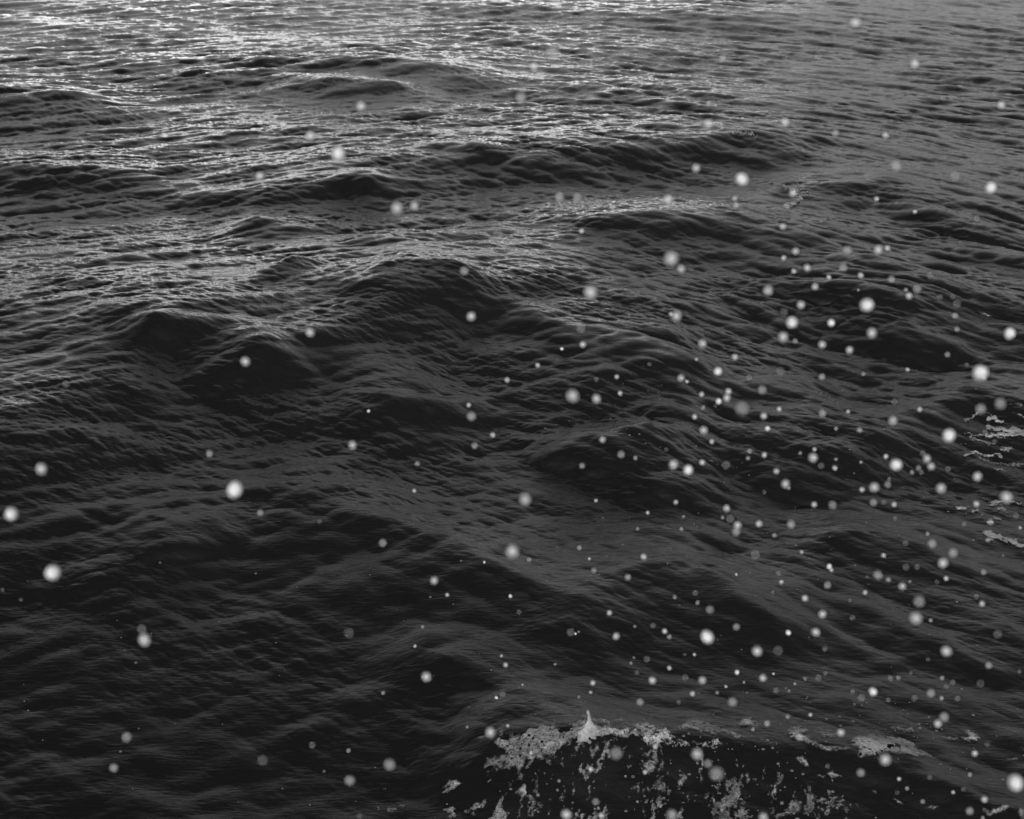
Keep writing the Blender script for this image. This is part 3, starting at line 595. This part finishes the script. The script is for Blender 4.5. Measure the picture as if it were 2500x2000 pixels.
# ------------------------------------------------------------------ drops of spray hanging in the air
T = {
'TL': (0.0, 0.0, [(1958,862,50,'n'),(1640,1112,46,'n'),(1392,646,30,'v')]),
'TC': (718.4, 0.0, [(-18,975,86,'s'),(1335,338,70,'f'),(1215,420,46,'n'),(1040,470,42,'f'),(1135,615,58,'f'),(128,671,50,'n'),(1716,765,50,'f'),(1380,1243,44,'f'),(1490,1246,46,'f'),(2065,1262,50,'n'),(352,1316,64,'n'),(462,1300,50,'n'),(1517,1459,26,'n'),(985,1482,50,'v'),(2082,1634,78,'n'),(776,1712,46,'f'),(1350,12,50,'v'),(2145,1700,46,'n')]),
'TR': (1437.6, 0.0, [(1088,145,56,'n'),(1463,406,46,'n'),(252,366,34,'f'),(856,352,40,'v'),(162,652,28,'f'),(162,782,50,'n'),(648,771,46,'n'),(2010,665,44,'n',1.15),(963,840,38,'f'),(1278,855,36,'n'),(83,1064,46,'n'),(371,1132,78,'s'),(1345,1048,54,'f'),(695,1220,44,'n'),(330,1255,28,'f'),(333,1296,32,'f'),(656,1305,34,'f'),(1222,1256,28,'n'),(1466,1337,22,'n'),(1720,1115,50,'v'),(1943,1187,66,'s'),(1855,1380,30,'v'),(630,1430,38,'n'),(711,1587,38,'n'),(636,1629,28,'n'),(1038,1582,48,'f'),(1235,1578,44,'n'),(1291,1568,32,'n'),(784,1690,38,'n'),(1012,1690,44,'f'),(700,1712,28,'n'),(1645,620,30,'v')]),
'ML': (0.0, 575.3, [(1957,375,48,'n'),(1549,557,50,'n'),(418,702,40,'v'),(1322,1140,38,'f',1.2),(264,1234,60,'n'),(1486,1366,88,'s',1.15),(72,1521,88,'s'),(1643,1513,36,'f'),(2018,1568,26,'v')]),
'MC': (718.4, 575.3, [(820,274,48,'n'),(1572,121,68,'n'),(1512,350,46,'v',1.3),(2080,259,24,'n'),(2118,269,54,'n'),(1525,452,34,'n'),(1393,478,20,'s'),(1241,581,26,'n'),(1047,674,30,'n'),(1739,655,26,'n'),(1760,758,26,'n'),(1459,774,70,'n'),(1610,791,48,'n'),(1945,575,22,'v'),(1609,672,26,'v'),(805,833,26,'n'),(824,904,46,'f'),(956,1022,30,'n'),(842,1090,34,'f',1.2),(72,1086,48,'n'),(173,871,20,'s'),(480,1204,28,'f'),(1649,1051,38,'n'),(1766,1145,40,'f'),(1857,1167,24,'f'),(2096,1209,48,'n',1.15),(1520,1216,32,'f'),(461,1374,22,'n'),(1161,1430,68,'n'),(1608,1436,20,'n'),(2112,1446,28,'n'),(1934,1512,20,'n'),(1870,1614,18,'f'),(2147,1614,20,'f'),(2145,662,40,'n'),(262,1704,42,'f'),(2052,1115,22,'v')]),
'MR': (1437.6, 575.3, [(538,112,54,'n'),(834,86,38,'n'),(921,25,26,'n'),(1122,14,30,'n'),(1317,38,38,'f'),(1560,16,34,'v'),(1478,100,46,'f'),(1408,106,22,'f'),(1426,143,36,'n'),(1107,108,16,'f'),(745,201,44,'n'),(1162,203,82,'s'),(1622,152,30,'v'),(1703,150,28,'v'),(1731,192,44,'v'),(1717,268,32,'f'),(640,243,40,'v'),(688,313,72,'s'),(936,315,46,'s'),(1195,376,52,'n'),(632,402,54,'n'),(709,428,28,'f'),(2067,378,62,'s'),(881,450,42,'n'),(1052,486,40,'n'),(1730,353,30,'f'),(123,444,46,'n'),(329,530,36,'n'),(86,544,18,'n'),(221,621,50,'s'),(1670,515,30,'f'),(1791,578,22,'v'),(1882,625,84,'s'),(1902,664,26,'n'),(1418,609,24,'n'),(1139,636,22,'f'),(879,654,34,'f'),(617,618,46,'v'),(418,659,30,'v'),(26,684,22,'n'),(501,736,46,'f'),(289,746,34,'n'),(280,786,38,'n'),(118,766,28,'n'),(228,809,34,'s'),(128,849,22,'f'),(205,838,18,'v'),(373,855,74,'f'),(608,858,26,'n'),(511,902,38,'n'),(76,905,28,'n'),(880,886,38,'f'),(1042,875,22,'n'),(1495,861,30,'n'),(1325,931,50,'n'),(2003,825,60,'f'),(1880,858,56,'f'),(534,981,34,'s'),(131,991,44,'n'),(966,981,22,'f'),(1115,990,30,'f'),(1679,1026,76,'s'),(183,1064,28,'n'),(831,1112,24,'n'),(824,1163,48,'n'),(741,1136,22,'f'),(514,1148,30,'n'),(422,1124,26,'f'),(412,1168,24,'f'),(967,1175,20,'f'),(1125,1193,18,'f'),(959,1230,28,'n'),(873,1216,34,'v'),(124,1194,30,'n'),(1283,1156,26,'n'),(1349,1207,68,'s'),(1539,1171,44,'n'),(1566,1219,42,'n'),(1487,1230,32,'f'),(1447,1258,24,'f'),(1506,1258,26,'v'),(1515,1136,30,'v'),(1674,1236,30,'v'),(34,1243,62,'s'),(590,1251,34,'n'),(1858,1285,50,'n'),(1208,1352,52,'n'),(1293,1334,38,'f'),(1302,1300,22,'v'),(648,1331,48,'n'),(670,1358,20,'f'),(1131,1367,30,'n'),(1629,1358,54,'n'),(513,1382,24,'v'),(2041,1413,64,'n'),(1852,1456,34,'n'),(1202,1449,40,'f'),(1268,1446,26,'v'),(1333,1461,28,'n'),(829,1461,32,'n'),(944,1463,44,'f'),(276,1484,38,'n'),(251,1543,20,'f'),(298,1552,44,'v'),(348,1590,40,'n'),(336,1634,44,'f'),(480,1583,36,'n'),(684,1584,42,'f'),(577,1655,24,'f'),(1338,1547,22,'v'),(1773,1585,24,'v'),(1941,1572,32,'f'),(2102,1530,32,'v'),(2129,1607,18,'n'),(1544,1644,20,'f'),(1573,1706,44,'f'),(1404,1704,30,'v'),(1925,1685,26,'f'),(1909,1003,28,'v'),(1967,1062,26,'v'),(1335,812,36,'v'),(6,1535,16,'f'),(272,1212,44,'v')]),
'BL': (0.0, 1149.6, [(333,170,92,'s'),(912,592,66,'n',1.25),(895,525,50,'v',1.2),(800,1207,54,'f'),(719,1402,46,'f'),(1658,1354,56,'v'),(1970,1258,36,'v'),(16,277,20,'v'),(132,339,22,'v')]),
'BC': (718.4, 1149.6, [(1081,35,70,'n',1.1),(1185,88,24,'f'),(903,103,16,'s'),(587,220,42,'n'),(669,308,22,'n'),(1069,316,22,'s'),(1123,417,26,'v'),(1566,82,16,'n'),(1595,154,28,'f'),(1810,197,32,'f'),(1909,68,32,'n'),(1503,11,24,'f'),(1693,422,30,'n'),(1735,571,38,'n'),(1853,509,16,'f'),(1967,503,30,'v'),(2041,537,28,'n'),(2071,575,26,'f'),(2105,323,24,'f'),(1448,545,42,'v',1.2),(1479,555,14,'s'),(1499,542,12,'f'),(514,511,18,'f'),(466,632,18,'n'),(48,550,54,'v'),(1011,694,16,'n'),(1038,752,28,'n'),(1350,747,14,'f'),(1930,715,34,'v'),(1828,740,18,'f'),(1848,705,12,'f'),(2071,769,24,'n'),(1866,799,26,'v'),(1963,847,38,'n'),(1588,865,28,'n'),(1574,924,20,'n'),(1499,954,14,'f'),(1020,936,30,'v'),(979,957,20,'s'),(1144,877,12,'n'),(265,928,20,'f'),(537,825,52,'n'),(1885,986,38,'f'),(2130,986,22,'v'),(1052,1134,18,'n'),(795,1143,16,'f'),(941,1177,52,'n'),(1198,1305,20,'n'),(1735,1308,68,'f'),(1983,1266,28,'n'),(305,1378,60,'f'),(54,1478,54,'f'),(46,1292,24,'f'),(1574,1406,30,'n'),(1605,1420,28,'v'),(1917,1428,26,'n'),(1375,1483,18,'f'),(1364,1541,14,'f'),(1241,1572,18,'f'),(1607,1615,40,'f'),(1623,1655,16,'f'),(1421,1692,54,'n'),(1642,1701,34,'n'),(2088,1693,56,'f'),(2138,1493,24,'f'),(1870,1614,14,'f'),(1460,1622,14,'v'),(1794,1455,14,'f'),(115,1705,30,'v'),
        (1541,978,8,'x'),(1543,990,8,'x'),(1535,1004,10,'x'),(1454,1068,8,'x'),(1453,1091,8,'x'),(1509,1068,9,'x')]),
'BR': (1437.6, 1149.6, [(458,55,48,'v'),(751,39,22,'n'),(1266,60,26,'n'),(1708,44,48,'f'),(2020,62,18,'v'),(1644,107,50,'n'),(924,130,32,'s'),(938,153,24,'n'),(1408,134,38,'v'),(1478,134,30,'v'),(1898,166,30,'f'),(1231,183,46,'f'),(1297,213,28,'f'),(1162,192,18,'v'),(603,172,28,'v'),(337,180,16,'n'),(622,228,24,'n'),(1662,206,28,'n'),(1432,226,18,'f'),(1604,229,26,'v'),(1384,255,42,'n'),(915,247,38,'f'),(1150,294,26,'n'),(80,297,30,'v'),(93,358,24,'f'),(569,293,18,'v'),(770,329,34,'n'),(1054,345,22,'v'),(1490,350,62,'f'),(1852,320,26,'v'),(1888,365,34,'n'),(171,402,44,'f'),(881,431,42,'n'),(1471,456,68,'n',.85),(1564,470,22,'f'),(338,512,38,'f'),(665,546,32,'s'),(838,543,44,'n'),(152,571,76,'s'),(1987,558,46,'v'),(1070,452,30,'v'),(468,662,52,'n'),(601,661,52,'v'),(896,650,28,'v'),(1661,662,56,'n'),(73,685,18,'n'),(12,685,20,'v'),(1548,716,24,'v'),(1930,754,36,'f'),(2125,793,22,'v'),(342,798,30,'s'),(572,807,14,'n'),(505,834,40,'n'),(771,839,20,'f'),(899,804,22,'v'),(855,833,34,'v'),(123,848,44,'n'),(386,860,14,'n'),(272,887,16,'n'),(15,830,34,'v'),(1360,832,24,'f'),(1310,836,28,'v'),(1636,834,24,'f'),(1440,802,22,'v'),(1704,860,30,'v'),(1660,888,24,'v'),(1878,868,42,'v'),(707,871,16,'f'),(589,913,30,'v'),(669,914,14,'f'),(60,932,28,'n'),(217,926,20,'f'),(1199,919,52,'s'),(1565,930,44,'f'),(1462,961,34,'v'),(1297,971,26,'v'),(1633,961,24,'f'),(1734,964,30,'v'),(1072,920,24,'v'),(313,985,48,'f'),(1128,958,40,'v'),(663,1077,24,'f'),(805,1066,22,'n'),(532,1122,34,'f'),(443,1158,20,'f'),(1648,1081,50,'f'),(1611,1121,42,'n'),(997,1178,42,'n'),(736,1208,40,'f'),(1276,1349,62,'n'),(90,1314,64,'n'),(158,1374,46,'f'),(213,1438,76,'f'),(1125,1431,44,'f'),(1842,1310,34,'n'),(1920,1253,30,'v'),(914,1390,26,'v'),(1366,1470,22,'n'),(1812,1443,24,'f'),(1416,1530,22,'f'),(1706,1555,22,'n'),(1903,1600,36,'n'),(2098,1492,98,'s'),(1514,1614,24,'f'),(1812,1672,40,'f'),(1893,1716,20,'f'),(508,1712,54,'n'),(625,1623,18,'f'),(247,1666,18,'f'),(708,1645,64,'v'),(1353,1556,22,'v'),(1558,1460,26,'v'),(1083,1000,16,'v'),(1772,1535,26,'v')]),
}
A_MM = LENS/FSTOP/1000.0
SHAPE = {'s': (.93, .50), 'n': (.80, .88), 'f': (.60, 1.05), 'v': (.38, 1.15), 'x': (1.0, .0)}
def drop_meshes():
    import bmesh
    out = []
    for s_ in range(7):
        r = random.Random(100+s_); bm = bmesh.new(); bmesh.ops.create_icosphere(bm, subdivisions=3, radius=1.0)
        ax = [Vector((r.gauss(0, 1), r.gauss(0, 1), r.gauss(0, 1))).normalized() for _ in range(5)]
        am = [r.uniform(-.16, .24) for _ in range(5)]
        for v in bm.verts:
            n_ = v.co.normalized(); k_ = 1 + sum(a_*(max(0, n_.dot(x_))**2) for a_, x_ in zip(am, ax)); v.co = n_*k_
        for f_ in bm.faces: f_.smooth = True
        me = bpy.data.meshes.new('spray_droplet'); bm.to_mesh(me); bm.free(); me.materials.append(M_DROP); out.append(me)
    return out
DM = drop_meshes()
drops = []
for key, (ox, oy, L_) in T.items():
    for it in L_:
        drops.append((ox + K*it[0], oy + K*it[1], K*it[2], it[3], it[4] if len(it) > 4 else 1.0))
def weight(d): return d[2]*{'s': 1.3, 'n': 1.2, 'f': .9, 'v': .5, 'x': 2.5}[d[3]]
drops.sort(key=weight, reverse=True)
print('droplets', len(drops))
def band(v, cuts, names):
    for c, n_ in zip(cuts, names):
        if v < c: return n_
    return names[-1]
ROWS = ([160, 300, 460, 600, 730, 850, 960, 1060, 1180, 1300, 1400, 1500, 1610, 9999],
        ['beside the top edge', 'over far ripples', 'over the upper crests', 'above mid crests', 'over the upper mid swell', 'over the middle swell', 'just below middle', 'over lower mid water',
         'over the lower swell', 'low over dark water', 'over the lower slope', 'just above the foam line', 'level with the foamy crest', 'beside the bottom edge'])
COLS = ([360, 720, 1080, 1440, 1620, 1800, 1980, 9999], ['far left', 'left', 'centre left', 'centre right', 'mid right', 'right', 'farther right', 'far right'])
def cls(d):
    D = d[2]/K
    size = 'tiny' if D < 19 else 'small' if D < 33 else 'middling' if D < 55 else 'large'
    look = {'s': 'crisp white', 'n': 'soft white', 'f': 'dim blurred', 'v': 'barely visible', 'x': 'sharp white'}[d[3]]
    return size + ' ' + look
cells = {}
for i, d in enumerate(drops[:300]):
    cells.setdefault((cls(d), band(d[1], *ROWS), band(d[0], *COLS)), []).append(i)
labels = {}
ORD = ['leftmost', 'second from left', 'third from left', 'fourth from left', 'fifth from left', 'sixth from left', 'seventh from left', 'eighth from left']
for (c, rw, cl), ids in cells.items():
    ids.sort(key=lambda i: drops[i][0])
    for n_, i in enumerate(ids):
        labels[i] = f'{c} droplet {rw}, {cl}' if len(ids) == 1 else f'{ORD[n_]} of the {c} droplets {rw}, {cl}'
rr = random.Random(8)
rest = []
for i, (px, py, D, kl, el) in enumerate(drops):
    s_, b_ = SHAPE[kl]
    if kl == 'x': depth = 11.6
    else: depth = min(max(A_MM*FPX/(max(b_*D, 2.2)) , .25), 8.0)
    # thin-lens blur against the focus distance
    if kl != 'x': depth = 1/(1/depth + 1/20.0)
    R_ = .5*D*s_*depth/FPX
    d = ray(px, py); d = d/(d[1]*cp - d[2]*sp)
    loc = (d[0]*depth, d[1]*depth, CAM_H + d[2]*depth)
    if i < 300:
        o = bpy.data.objects.new('spray_droplet', DM[i % 7]); COL.objects.link(o)
        o.location = loc
        o.rotation_euler = (0, 0, rr.uniform(0, 6.28)) if el != 1.0 else (rr.uniform(-.1, .1), rr.uniform(-.2, .2), 0)
        o.scale = (R_, R_, R_*el)
        if el == 1.0: o.scale = (R_*rr.uniform(.94, 1.04), R_, R_*rr.uniform(.98, 1.10))
        tag(o, labels[i], 'droplet', 'droplets of spray in the air')
    else: rest.append((loc, R_, i))
if rest:
    V = []; F = []
    for loc, R_, i in rest:
        me = DM[i % 7]; b0 = len(V)
        V += [(loc[0] + v.co.x*R_, loc[1] + v.co.y*R_, loc[2] + v.co.z*R_*1.05) for v in me.vertices]
        F += [tuple(b0 + j for j in p.vertices) for p in me.polygons]
    me = bpy.data.meshes.new('spray'); me.from_pydata(V, [], F); me.polygons.foreach_set('use_smooth', [True]*len(F)); me.update(); me.materials.append(M_DROP)
    o = bpy.data.objects.new('spray', me); COL.objects.link(o); tag(o, 'faintest fine spray drifting in the air over the right half', 'spray', kind='stuff')
